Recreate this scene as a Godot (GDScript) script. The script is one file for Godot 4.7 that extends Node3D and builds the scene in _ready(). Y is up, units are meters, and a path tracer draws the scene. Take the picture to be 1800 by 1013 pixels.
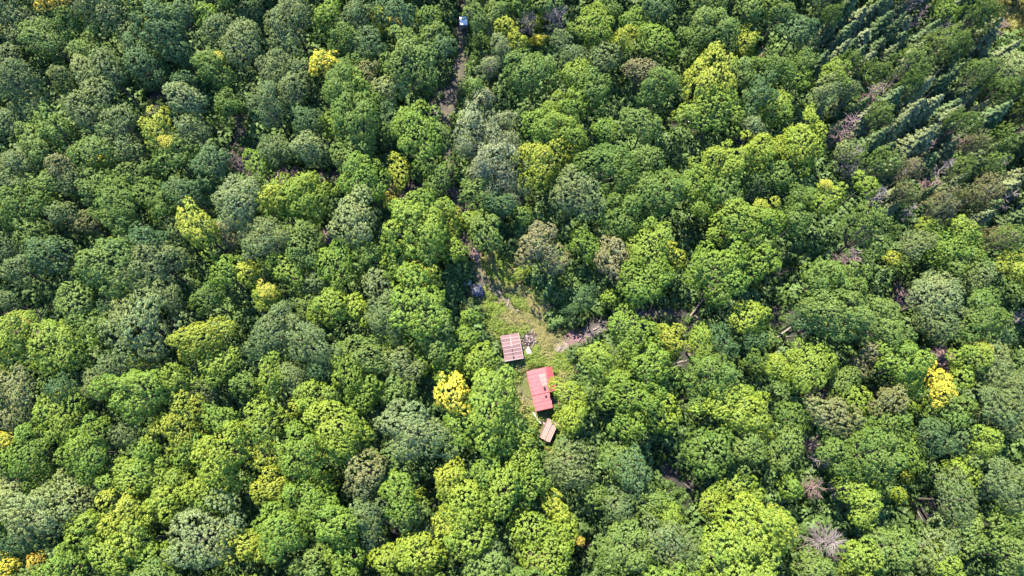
extends Node3D
# An aerial view of a mixed forest with a small clearing, a red cabin, two old sheds and a track.

const EYE := 120.0            # metres above the ground
const PITCH := -74.0          # degrees
const FOCAL := 1200.0         # of a picture 1800 wide
var look := Basis()
var rng := RandomNumberGenerator.new()
var relief := FastNoiseLite.new()
var blotch := FastNoiseLite.new()
var used := {}
var mats := {}
var crowns := {}              # kind -> list of {mesh, limbs, radius}
var planted := []             # {node, x, y, r, word, size, plain}
var marks := []               # [phrase, x, y]
var stock := {}


func _ready() -> void:
	rng.seed = 20417
	relief.seed = 5
	relief.frequency = 0.02
	blotch.seed = 11
	blotch.frequency = 0.11
	blotch.fractal_octaves = 4
	look = Basis.from_euler(Vector3(deg_to_rad(PITCH), 0, 0))
	make_view()
	make_materials()
	make_ground()
	make_crowns()
	make_forest()
	make_dead_wood()
	make_cabin()
	make_striped_shed()
	make_lean_to()
	make_clearing_things()
	make_low_growth()
	make_margin()
	name_the_trees()


func make_view() -> void:
	var cam := Camera3D.new()
	cam.name = "camera"
	cam.position = Vector3(0, EYE, 0)
	cam.basis = look
	cam.fov = 2.0 * rad_to_deg(atan(506.5 / FOCAL))
	cam.near = 0.5
	cam.far = 2000.0
	add_child(cam)
	cam.current = true
	var sun := DirectionalLight3D.new()
	sun.name = "sun"
	sun.light_color = Color(1.0, 0.955, 0.875)
	sun.light_energy = 1.5
	sun.light_angular_distance = 0.55
	sun.shadow_enabled = true
	add_child(sun)
	sun.look_at_from_position(Vector3.ZERO, Vector3(0.30, -1.0, 0.66), Vector3.UP)
	var sky := ProceduralSkyMaterial.new()
	sky.sky_top_color = Color(0.34, 0.50, 0.76)
	sky.sky_horizon_color = Color(0.62, 0.74, 0.88)
	sky.ground_horizon_color = Color(0.45, 0.52, 0.45)
	sky.ground_bottom_color = Color(0.12, 0.16, 0.08)
	sky.sky_curve = 0.13
	var env := Environment.new()
	env.background_mode = Environment.BG_SKY
	env.sky = Sky.new()
	env.sky.sky_material = sky
	env.background_energy_multiplier = 1.15
	env.tonemap_mode = Environment.TONE_MAPPER_LINEAR
	env.tonemap_exposure = 4.7
	env.sdfgi_enabled = true
	env.ssao_enabled = true
	env.ssil_enabled = true
	var we := WorldEnvironment.new()
	we.name = "world_environment"
	we.environment = env
	add_child(we)


# ---------------------------------------------------------------- small helpers

func spot(px: float, py: float, h := 0.0) -> Vector3:      # the point at height h seen in that direction
	var d := look * Vector3((px - 900.0) / FOCAL, -(py - 506.5) / FOCAL, -1.0)
	return Vector3(0, EYE, 0) + d * ((h - EYE) / d.y)


func depth_of(p: Vector3) -> float:
	return -(look.inverse() * (p - Vector3(0, EYE, 0))).z


func plan(p: Vector3) -> Vector2:                          # the reverse of spot()
	var c := look.inverse() * (p - Vector3(0, EYE, 0))
	return Vector2(900.0 - FOCAL * c.x / c.z, 506.5 + FOCAL * c.y / c.z)


func ground_y(x: float, z: float) -> float:
	return 0.55 * relief.get_noise_2d(x, z) * smoothstep(8.0, 26.0, Vector2(x - 6.0, z + 20.0).length())


func numbered(called: String) -> String:
	var n: int = used.get(called, 0)
	used[called] = n + 1
	return called if n == 0 else "%s_%03d" % [called, n]


func tag(o: Node3D, label: String, category: String, group := "") -> Node3D:
	o.set_meta("label", label)
	o.set_meta("category", category)
	if group:
		o.set_meta("group", group)
	return o


func base(called: String, at: Vector3, turn := 0.0) -> Node3D:
	var o := Node3D.new()
	o.name = numbered(called)
	add_child(o)
	o.position = at
	o.rotation.y = turn
	return o


func part(called: String, m: Mesh, mat: Material, parent: Node, at := Vector3.ZERO, turn := Vector3.ZERO) -> MeshInstance3D:
	var o := MeshInstance3D.new()
	o.name = called
	o.mesh = m
	o.material_override = mat
	o.position = at
	o.rotation = turn
	parent.add_child(o, true)
	return o


func block(called: String, size: Vector3, mat: Material, parent: Node, at := Vector3.ZERO, turn := Vector3.ZERO) -> MeshInstance3D:
	var b := BoxMesh.new()
	b.size = size
	return part(called, b, mat, parent, at, turn)


func any_dir() -> Vector3:
	var y := rng.randf_range(-1.0, 1.0)
	var a := rng.randf() * TAU
	var s := sqrt(1.0 - y * y)
	return Vector3(s * cos(a), y, s * sin(a))


func tube(st: SurfaceTool, pts: Array, radii: Array, sides := 6) -> void:
	var rings := []
	for i in pts.size():
		var dir: Vector3 = (pts[mini(i + 1, pts.size() - 1)] - pts[maxi(i - 1, 0)]).normalized()
		var u := dir.cross(Vector3(0.31, 0.2, 0.93)).normalized()
		var v := dir.cross(u)
		var ring := []
		for k in sides:
			var a := TAU * k / sides
			ring.append([pts[i] + (u * cos(a) + v * sin(a)) * radii[i], u * cos(a) + v * sin(a)])
		rings.append(ring)
	for i in pts.size() - 1:
		for k in sides:
			var q := [rings[i][k], rings[i][(k + 1) % sides], rings[i + 1][(k + 1) % sides], rings[i + 1][k]]
			for n in [0, 2, 1, 0, 3, 2]:
				st.set_normal(q[n][1])
				st.add_vertex(q[n][0])


func speckle(freq: float, low: Color, high: Color, n_seed: int, octaves := 4) -> NoiseTexture2D:
	var f := FastNoiseLite.new()
	f.seed = n_seed
	f.frequency = freq
	f.fractal_octaves = octaves
	var g := Gradient.new()
	g.set_color(0, low)
	g.set_color(1, high)
	var t := NoiseTexture2D.new()
	t.width = 256
	t.height = 256
	t.seamless = true
	t.noise = f
	t.color_ramp = g
	return t


# ---------------------------------------------------------------- materials

func plain(key: String, c: Color, rough := 0.8, tex: Texture2D = null, scale := 0.5, metal := 0.0) -> StandardMaterial3D:
	var m := StandardMaterial3D.new()
	m.resource_name = key
	m.albedo_color = c.linear_to_srgb()
	m.roughness = rough
	m.metallic = metal
	if tex:
		m.albedo_texture = tex
		m.uv1_triplanar = true
		m.uv1_scale = Vector3.ONE * scale
	mats[key] = m
	return m


func leaf(key: String, c: Color, rough := 0.55, through := 0.5) -> StandardMaterial3D:
	var m := plain(key, c, rough)
	m.vertex_color_use_as_albedo = true
	m.cull_mode = BaseMaterial3D.CULL_DISABLED
	m.metallic_specular = 0.3
	m.backlight_enabled = true
	m.backlight = Color(through, through, through * 0.55)
	return m


func make_materials() -> void:
	# tones of foliage, two shades each
	leaf("bright0", Color(0.100, 0.160, 0.018))
	leaf("bright1", Color(0.124, 0.180, 0.020))
	leaf("lime0", Color(0.148, 0.198, 0.019))
	leaf("lime1", Color(0.180, 0.212, 0.021))
	leaf("mid0", Color(0.074, 0.122, 0.019))
	leaf("mid1", Color(0.090, 0.136, 0.026))
	leaf("dark0", Color(0.046, 0.090, 0.026))
	leaf("dark1", Color(0.058, 0.102, 0.032))
	leaf("gold0", Color(0.50, 0.43, 0.045), 0.55, 0.8)
	leaf("gold1", Color(0.46, 0.33, 0.04), 0.55, 0.8)
	leaf("turning0", Color(0.30, 0.28, 0.03), 0.55, 0.7)
	leaf("turning1", Color(0.33, 0.25, 0.03), 0.55, 0.7)
	leaf("olive0", Color(0.112, 0.122, 0.040))
	leaf("olive1", Color(0.130, 0.126, 0.052))
	leaf("ash0", Color(0.084, 0.120, 0.036), 0.5, 0.4)
	leaf("ash1", Color(0.100, 0.132, 0.040), 0.5, 0.4)
	leaf("pale0", Color(0.122, 0.160, 0.056), 0.5, 0.4)
	leaf("pale1", Color(0.140, 0.176, 0.056), 0.5, 0.4)
	leaf("silver0", Color(0.150, 0.178, 0.084), 0.5, 0.4)
	leaf("silver1", Color(0.172, 0.190, 0.094), 0.5, 0.4)
	leaf("spruce0", Color(0.062, 0.098, 0.032), 0.6, 0.25)
	leaf("spruce1", Color(0.112, 0.138, 0.056), 0.6, 0.25)
	plain("bark", Color(0.2, 0.175, 0.15), 0.95, speckle(0.05, Color(0.35, 0.33, 0.3), Color(0.95, 0.92, 0.88), 3), 0.7)
	plain("bleached", Color(0.29, 0.26, 0.255), 0.9, speckle(0.05, Color(0.6, 0.57, 0.56), Color(1, 0.98, 0.96), 4), 0.9)
	plain("dead_grey", Color(0.28, 0.26, 0.245), 0.9, speckle(0.05, Color(0.6, 0.57, 0.58), Color(1, 0.98, 0.96), 8), 0.9)
	plain("dead_pink", Color(0.27, 0.20, 0.19), 0.9, speckle(0.05, Color(0.6, 0.55, 0.54), Color(1, 0.97, 0.95), 9), 0.9)
	plain("red_roof", Color(0.34, 0.070, 0.080), 0.42, speckle(0.012, Color(0.86, 0.80, 0.80), Color(1, 1, 1), 21), 0.3)
	plain("red_roof_worn", Color(0.325, 0.069, 0.078), 0.5, speckle(0.02, Color(0.8, 0.76, 0.76), Color(1, 1, 1), 22), 0.4)
	plain("pale_red_roof", Color(0.40, 0.15, 0.145), 0.5, speckle(0.02, Color(0.8, 0.66, 0.64), Color(1, 1, 1), 23), 0.4)
	plain("red_trim", Color(0.16, 0.028, 0.03), 0.5)
	plain("rust_roof", Color(0.135, 0.073, 0.080), 0.7, speckle(0.03, Color(0.62, 0.55, 0.56), Color(1, 0.98, 0.96), 24), 0.6)
	plain("rust_roof_pale", Color(0.17, 0.096, 0.10), 0.7, speckle(0.03, Color(0.66, 0.6, 0.6), Color(1, 0.98, 0.96), 25), 0.6)
	plain("batten", Color(0.32, 0.265, 0.26), 0.7, speckle(0.04, Color(0.72, 0.66, 0.64), Color(1, 1, 1), 26), 1.0)
	plain("tan_roof", Color(0.27, 0.195, 0.17), 0.7, speckle(0.03, Color(0.62, 0.55, 0.5), Color(1, 0.98, 0.96), 27), 0.8)
	plain("plank", Color(0.16, 0.115, 0.085), 0.9, speckle(0.04, Color(0.6, 0.56, 0.52), Color(1, 1, 1), 28), 0.8)
	plain("soot", Color(0.02, 0.02, 0.022), 0.7)
	plain("glass", Color(0.03, 0.035, 0.04), 0.15)
	plain("pale_metal", Color(0.36, 0.36, 0.37), 0.5, speckle(0.03, Color(0.7, 0.7, 0.72), Color(1, 1, 1), 29), 0.8)
	plain("dull_metal", Color(0.17, 0.175, 0.19), 0.55, speckle(0.03, Color(0.6, 0.6, 0.62), Color(1, 1, 1), 30), 0.8)
	plain("tarp", Color(0.055, 0.06, 0.075), 0.55, speckle(0.03, Color(0.7, 0.7, 0.75), Color(1, 1, 1), 31), 0.6)
	plain("rock", Color(0.36, 0.34, 0.33), 0.9, speckle(0.04, Color(0.6, 0.6, 0.6), Color(1, 1, 1), 32), 0.8)
	var g := plain("forest_floor", Color(1, 1, 1), 0.95, speckle(0.06, Color(0.55, 0.53, 0.52), Color(1, 1, 1), 33, 5), 0.22)
	g.vertex_color_use_as_albedo = true
	g.uv1_world_triplanar = true
	g.heightmap_enabled = true
	g.heightmap_texture = speckle(0.05, Color.BLACK, Color.WHITE, 34, 5)
	g.heightmap_scale = 6.0
	leaf("grass", Color(1, 1, 1), 0.7, 0.4)
	leaf("brush", Color(1, 1, 1), 0.6, 0.5)


# ---------------------------------------------------------------- the ground

var track: PackedVector2Array
var straw: PackedVector2Array
var west: PackedVector2Array
var clearing := []            # [centre, radius]
var gaps := []
var bare := []                # [centre, radius, colour]


func line_of(pts: Array) -> PackedVector2Array:
	var out := PackedVector2Array()
	for p in pts:
		var w := spot(p[0], p[1])
		out.append(Vector2(w.x, w.z))
	return out


func near_line(p: Vector2, l: PackedVector2Array) -> float:
	var best := 1e9
	for i in l.size() - 1:
		best = minf(best, p.distance_squared_to(Geometry2D.get_closest_point_to_segment(p, l[i], l[i + 1])))
	return sqrt(best)


func in_spots(p: Vector2, spots: Array) -> float:            # 1 well inside one of them, 0 outside
	var most := 0.0
	for s in spots:
		most = maxf(most, 1.0 - smoothstep(0.75, 1.1, p.distance_to(s[0]) / s[1]))
	return most


func make_ground() -> void:
	track = line_of([[810, -60], [815, 40], [812, 100], [803, 150], [786, 195], [772, 215], [790, 300], [812, 375], [826, 430], [842, 470], [868, 508], [905, 545], [945, 580], [985, 602], [1030, 590], [1075, 578], [1125, 562], [1170, 550]])
	straw = line_of([[925, 512], [938, 545], [958, 572], [970, 588]])
	west = line_of([[395, 262], [430, 300], [500, 316], [580, 314], [660, 310], [700, 335], [765, 330]])
	for c in [[880, 545, 5.0], [905, 570, 4.5], [935, 610, 5.0], [965, 630, 3.6], [985, 655, 2.2], [890, 480, 4.5], [860, 460, 3.5], [940, 690, 6.0], [960, 760, 3.5], [925, 540, 4.0]]:
		var w := spot(c[0], c[1])
		clearing.append([Vector2(w.x, w.z), c[2]])
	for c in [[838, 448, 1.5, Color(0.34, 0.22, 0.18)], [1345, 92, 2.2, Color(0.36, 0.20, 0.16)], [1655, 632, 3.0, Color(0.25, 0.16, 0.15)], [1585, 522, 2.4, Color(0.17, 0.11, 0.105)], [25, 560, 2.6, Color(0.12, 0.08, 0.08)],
			[1172, 838, 1.2, Color(0.04, 0.03, 0.03)], [1032, 590, 1.5, Color(0.17, 0.14, 0.125)], [1056, 583, 1.8, Color(0.14, 0.115, 0.115)], [966, 593, 1.2, Color(0.30, 0.26, 0.17)], [986, 602, 2.3, Color(0.33, 0.275, 0.20)], [1005, 590, 2.4, Color(0.22, 0.13, 0.13)], [1206, 620, 1.2, Color(0.035, 0.03, 0.03)], [578, 415, 2.0, Color(0.18, 0.12, 0.11)], [1785, 20, 8.0, Color(0.26, 0.22, 0.08)], [75, 585, 2.4, Color(0.14, 0.1, 0.11)]]:  # deep shade of the gaps is put into the colour of the near-black spots
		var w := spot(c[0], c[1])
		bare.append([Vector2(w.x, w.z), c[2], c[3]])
	for c in [[280, 178, 3.5], [415, 215, 4.0], [430, 275, 4.5], [98, 460, 4.0], [200, 545, 3.0], [30, 565, 4.5], [470, 655, 2.5], [1204, 560, 3.0], [1203, 610, 3.2], [1202, 660, 3.2], [1200, 710, 3.0], [1375, 560, 4.5], [1392, 600, 3.5], [1172, 835, 3.5], [1200, 880, 3.0], [1690, 780, 4.0], [1700, 810, 3.0],
			[1622, 890, 4.0], [575, 412, 3.5], [770, 872, 3.0], [695, 925, 3.0], [1585, 522, 4.0], [1655, 632, 4.0], [1640, 285, 4.0], [1095, 535, 3.0], [820, 505, 2.5], [1020, 965, 3.0], [1360, 480, 3.0], [1545, 700, 3.0], [1450, 690, 3.5], [1290, 240, 3.0], [1175, 215, 3.0], [910, 350, 3.0], [700, 320, 4.0], [765, 190, 4.0]]:
		var w := spot(c[0], c[1])
		gaps.append([Vector2(w.x, w.z), c[2]])
	# one sheet: fine near the picture, coarse out to the horizon
	var xs := []
	var zs := []
	var v := -118.0
	while v <= 118.0:
		xs.append(v)
		v += 0.8
	v = -112.0
	while v <= 24.0:
		zs.append(v)
		v += 0.8
	for far in [-160.0, -260.0, -500.0, -900.0]:
		xs.push_front(far)
		zs.push_front(far)
	for far in [160.0, 260.0, 500.0, 900.0]:
		xs.append(far)
		zs.append(far)
	var pos := PackedVector3Array()
	var col := PackedColorArray()
	var nor := PackedVector3Array()
	var idx := PackedInt32Array()
	var nx := xs.size()
	for z in zs:
		for x in xs:
			var y := ground_y(x, z)
			pos.append(Vector3(x, y, z))
			nor.append(Vector3(ground_y(x - 0.5, z) - ground_y(x + 0.5, z), 1.0, ground_y(x, z - 0.5) - ground_y(x, z + 0.5)).normalized())
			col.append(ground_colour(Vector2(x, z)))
	for j in zs.size() - 1:
		for i in nx - 1:
			var a := j * nx + i
			idx.append_array(PackedInt32Array([a, a + 1, a + nx + 1, a, a + nx + 1, a + nx]))
	var m := mesh_of(pos, nor, col, idx)
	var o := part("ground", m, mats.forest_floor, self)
	o.set_meta("kind", "structure")
	o.set_meta("label", "leaf littered forest floor with a worn track and a weedy clearing")


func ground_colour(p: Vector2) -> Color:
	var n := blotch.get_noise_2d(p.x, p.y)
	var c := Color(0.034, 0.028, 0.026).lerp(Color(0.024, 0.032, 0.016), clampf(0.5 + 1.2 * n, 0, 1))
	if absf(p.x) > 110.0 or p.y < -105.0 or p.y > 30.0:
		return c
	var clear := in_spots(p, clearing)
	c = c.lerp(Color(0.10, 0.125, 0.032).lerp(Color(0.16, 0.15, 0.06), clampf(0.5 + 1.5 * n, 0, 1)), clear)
	var w := near_line(p, west)
	c = c.lerp(Color(0.050, 0.036, 0.036), 0.9 * (1.0 - smoothstep(2.0, 4.5, w)))
	var t := near_line(p, track)
	c = c.lerp(Color(0.12, 0.10, 0.08), 0.5 * (1.0 - smoothstep(0.9, 1.9, t + 0.8 * n)))
	c = c.lerp(Color(0.15, 0.15, 0.06), 0.5 * (1.0 - smoothstep(0.1, 0.45, t)))
	c = c.lerp(Color(0.26, 0.225, 0.11), 0.7 * (1.0 - smoothstep(1.0, 2.2, near_line(p, straw) + 0.9 * n)))
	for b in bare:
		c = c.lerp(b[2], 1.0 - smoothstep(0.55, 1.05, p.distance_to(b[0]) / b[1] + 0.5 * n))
	return c


func mesh_of(pos: PackedVector3Array, nor: PackedVector3Array, col: PackedColorArray, idx: PackedInt32Array) -> ArrayMesh:
	var a := []
	a.resize(Mesh.ARRAY_MAX)
	a[Mesh.ARRAY_VERTEX] = pos
	a[Mesh.ARRAY_NORMAL] = nor
	if col.size():
		a[Mesh.ARRAY_COLOR] = col
	a[Mesh.ARRAY_INDEX] = idx
	var m := ArrayMesh.new()
	m.add_surface_from_arrays(Mesh.PRIMITIVE_TRIANGLES, a)
	return m


# ---------------------------------------------------------------- crowns

class Leaves:
	var pos := PackedVector3Array()
	var nor := PackedVector3Array()
	var col := PackedColorArray()
	var idx := PackedInt32Array()

	func add(p: Vector3, n: Vector3, t: Vector3, length: float, width: float, shade: Vector3, c: Color) -> void:
		var u := n.cross(t).normalized()
		t = u.cross(n)
		var k := pos.size()
		var bend := n * (width * 0.18)
		pos.append(p - t * (0.5 * length) - bend)
		pos.append(p + u * (0.5 * width) + t * (0.06 * length))
		pos.append(p + t * (0.5 * length) - bend)
		pos.append(p - u * (0.5 * width) + t * (0.06 * length))
		for i in 4:
			nor.append(shade)
			col.append(c)
		idx.append(k)
		idx.append(k + 1)
		idx.append(k + 2)
		idx.append(k)
		idx.append(k + 2)
		idx.append(k + 3)


func broadleaf(radius: float, o: Dictionary) -> Dictionary:
	# lobes on a dome, tufts of leaves over each lobe
	var l := Leaves.new()
	var lobes := []
	var n: int = o.lobes
	var lean := any_dir() * 0.3
	var twist := rng.randf() * TAU
	var twist3 := rng.randf() * TAU
	for i in n:
		var y := 1.0 - 1.42 * (i + 0.5) / n
		var a := i * 2.39996 + rng.randf_range(-0.45, 0.45)
		var s := sqrt(maxf(0.0, 1.0 - y * y))
		var d := Vector3(s * cos(a), y, s * sin(a)) + any_dir() * 0.16
		d = d.normalized()
		var lr: float = radius * rng.randf_range(o.lobe[0], o.lobe[1])
		var reach: float = radius * rng.randf_range(o.reach[0], o.reach[1]) * (1.0 + s * (0.16 * sin(2.0 * a + twist) + 0.12 * sin(3.0 * a + twist3)))
		var c := d * maxf(0.1, reach - lr) + lean * radius * maxf(0.0, d.y)
		lobes.append([c, lr, d, rng.randf_range(0.86, 1.14), rng.randf_range(-0.09, 0.09)])
	lobes.append([Vector3(0, radius * 0.1, 0), radius * 0.5, Vector3.UP, 1.0, 0.0])
	for i in lobes.size():
		var lb = lobes[i]
		var c: Vector3 = lb[0]
		var lr: float = lb[1]
		var d: Vector3 = lb[2]
		var m := int(12.57 * lr * lr / (o.space * o.space))
		for j in m:
			var y := 1.0 - 2.0 * (j + 0.5) / m
			var a := j * 2.39996 + i
			var s := sqrt(1.0 - y * y)
			var dir := (Vector3(s * cos(a), y, s * sin(a)) + any_dir() * 0.34).normalized()
			if dir.y < -0.45 or dir.dot(d) < -0.35:
				continue
			if rng.randf() < o.holes:
				continue
			var tc: Vector3 = c + dir * (lr * rng.randf_range(0.74, 1.10)) * Vector3(1, o.flat, 1)
			var inside := false
			for k in lobes.size():
				if k != i and tc.distance_squared_to(lobes[k][0]) < 0.62 * lobes[k][1] * lobes[k][1]:
					inside = true
					break
			if inside:
				continue
			var out := (dir + d * 0.35 + Vector3(0, 0.35, 0)).normalized()
			var tone: float = lb[3] * rng.randf_range(0.86, 1.14)
			var green: bool = rng.randf() < o.patchy
			var hue: float = lb[4] + rng.randf_range(-0.05, 0.05)
			var tr: float = o.tuft * rng.randf_range(0.65, 1.35)
			for q in int(o.leaves):
				var ld := (out * 0.95 + any_dir()).normalized()
				var p := tc + ld * (tr * rng.randf_range(0.55, 1.0))
				var face: Vector3 = (ld + any_dir() * o.rough + Vector3(0, 0.25, 0)).normalized()
				if face.dot(out) < 0.0:
					face = (face + out).normalized()
				var shade: Vector3 = (ld * 0.7 + out * 0.45 + d * 0.3 + face * 0.6).normalized()
				var w := tone * rng.randf_range(0.82, 1.18)
				var size: float = o.leaf * rng.randf_range(0.7, 1.25)
				l.add(p, face, any_dir(), size, size * o.slim, shade, Color(w * (1.0 + hue * 1.6), w * (1.0 + hue * 0.4), w * (1.0 - hue)) * (Color(0.42, 0.58, 0.9) if green else Color.WHITE))
	var st := SurfaceTool.new()
	st.begin(Mesh.PRIMITIVE_TRIANGLES)
	for i in range(0, n, 2):
		var e: Vector3 = lobes[i][0]
		var root := Vector3(0, -radius * 0.95, 0)
		var mid := root.lerp(e, 0.5) + Vector3(e.x * 0.12, -0.06 * radius, e.z * 0.12)
		tube(st, [root, mid, e], [radius * 0.034, radius * 0.022, radius * 0.008], 5)
	return {"mesh": mesh_of(l.pos, l.nor, l.col, l.idx), "limbs": st.commit(), "radius": radius, "n": l.idx.size() / 3}


func spruce(height: float, radius: float, droop: float) -> Dictionary:
	var l := Leaves.new()
	var y := 0.12 * height
	var turn := 0.0
	while y < height * 0.985:
		var k := 1.0 - y / height
		var reach := radius * pow(k, 0.75) * rng.randf_range(0.85, 1.1)
		var arms := 5 + int(4.0 * k)
		turn += rng.randf_range(0.4, 1.0)
		for i in arms:
			var a := turn + TAU * i / arms + rng.randf_range(-0.25, 0.25)
			var flat := Vector3(cos(a), 0, sin(a))
			var side := Vector3(-sin(a), 0, cos(a))
			var r := reach * rng.randf_range(0.75, 1.12)
			var steps := 3 + int(r / 0.22)
			var tone := rng.randf_range(0.75, 1.2)
			var lift := rng.randf_range(-0.3, 0.3)
			for s in steps:
				var f := (s + 0.6) / steps
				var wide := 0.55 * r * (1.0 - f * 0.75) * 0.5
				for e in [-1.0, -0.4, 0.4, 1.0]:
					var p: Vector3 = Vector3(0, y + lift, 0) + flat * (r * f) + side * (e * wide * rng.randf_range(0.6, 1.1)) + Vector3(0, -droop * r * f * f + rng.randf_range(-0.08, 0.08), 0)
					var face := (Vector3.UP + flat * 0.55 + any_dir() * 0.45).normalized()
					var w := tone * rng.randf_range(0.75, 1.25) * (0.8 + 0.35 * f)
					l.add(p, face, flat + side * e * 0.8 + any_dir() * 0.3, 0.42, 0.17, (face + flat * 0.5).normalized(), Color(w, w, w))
		y += 0.40 + 0.25 * k
	return {"mesh": mesh_of(l.pos, l.nor, l.col, l.idx), "radius": radius, "height": height, "n": l.idx.size() / 3}


func make_crowns() -> void:
	var big := {"lobes": 27, "lobe": [0.17, 0.40], "reach": [0.74, 1.18], "space": 0.47, "holes": 0.14, "flat": 0.9, "tuft": 0.29, "leaves": 15, "leaf": 0.215, "patchy": 0.0, "slim": 0.78, "rough": 0.55}
	var mid := big.duplicate()
	mid.merge({"lobes": 17, "lobe": [0.22, 0.46]}, true)
	var small := big.duplicate()
	small.merge({"lobes": 8, "lobe": [0.40, 0.55], "space": 0.43, "tuft": 0.28, "leaf": 0.205}, true)
	var fine := big.duplicate()
	fine.merge({"lobes": 26, "lobe": [0.20, 0.36], "space": 0.44, "holes": 0.18, "tuft": 0.27, "leaves": 16, "leaf": 0.20, "slim": 0.58, "rough": 0.85, "reach": [0.78, 1.14]}, true)
	var finemid := fine.duplicate()
	finemid.merge({"lobes": 15, "lobe": [0.30, 0.42]}, true)
	var wisp := fine.duplicate()
	wisp.merge({"lobes": 26, "lobe": [0.20, 0.30], "holes": 0.25, "leaves": 15, "leaf": 0.18, "flat": 1.3}, true)
	var turning := mid.duplicate()
	turning.merge({"patchy": 0.22, "holes": 0.22}, true)
	crowns = {"turning": [], "big": [], "mid": [], "small": [], "ash": [], "ashmid": [], "wisp": [], "spruce": []}
	for i in 12:
		crowns.big.append(broadleaf(5.0, big))
	for i in 10:
		crowns.mid.append(broadleaf(3.4, mid))
	for i in 6:
		crowns.small.append(broadleaf(2.0, small))
	for i in 8:
		crowns.ash.append(broadleaf(4.6, fine))
	for i in 8:
		crowns.ashmid.append(broadleaf(3.1, finemid))
	for i in 4:
		crowns.turning.append(broadleaf(3.0, turning))
	for i in 5:
		crowns.wisp.append(broadleaf(3.4, wisp))
	for i in 7:
		crowns.spruce.append(spruce(14.0, 2.0 + 0.25 * i, rng.randf_range(-0.1, 0.5)))
	var total := 0
	for k in crowns:
		for c in crowns[k]:
			total += c.n
	print("crown triangles ", total)
	# one tree of each build, to be copied
	var st := SurfaceTool.new()
	st.begin(Mesh.PRIMITIVE_TRIANGLES)
	tube(st, [Vector3(0, -0.02, 0), Vector3(0, 0.04, 0), Vector3(0.2, 0.4, 0.1), Vector3(-0.1, 0.75, 0.2), Vector3(0, 1.0, 0)], [1.6, 1.05, 0.85, 0.65, 0.42], 8)
	var trunk := st.commit()
	for k in ["leafy", "needled"]:
		var t := Node3D.new()
		part("trunk", trunk, mats.bark, t)
		if k == "leafy":
			part("limbs", crowns.big[0].limbs, mats.bark, t)
		part("crown", crowns.big[0].mesh, mats.mid0, t)
		stock[k] = t


# ---------------------------------------------------------------- planting

const WORDS := {"bright": "bright green maple", "lime": "yellow-green maple", "mid": "mid green hardwood", "dark": "dark green hardwood", "gold": "golden yellow maple", "olive": "olive brown maple",
	"ash": "grey-green ash", "pale": "pale grey-green ash", "silver": "silvery poplar", "spruce": "dark spruce"}
const KINDS := {"bright": "maple", "lime": "maple", "mid": "hardwood", "dark": "hardwood", "gold": "maple", "olive": "maple", "ash": "ash", "pale": "ash", "silver": "poplar", "spruce": "spruce"}


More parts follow.
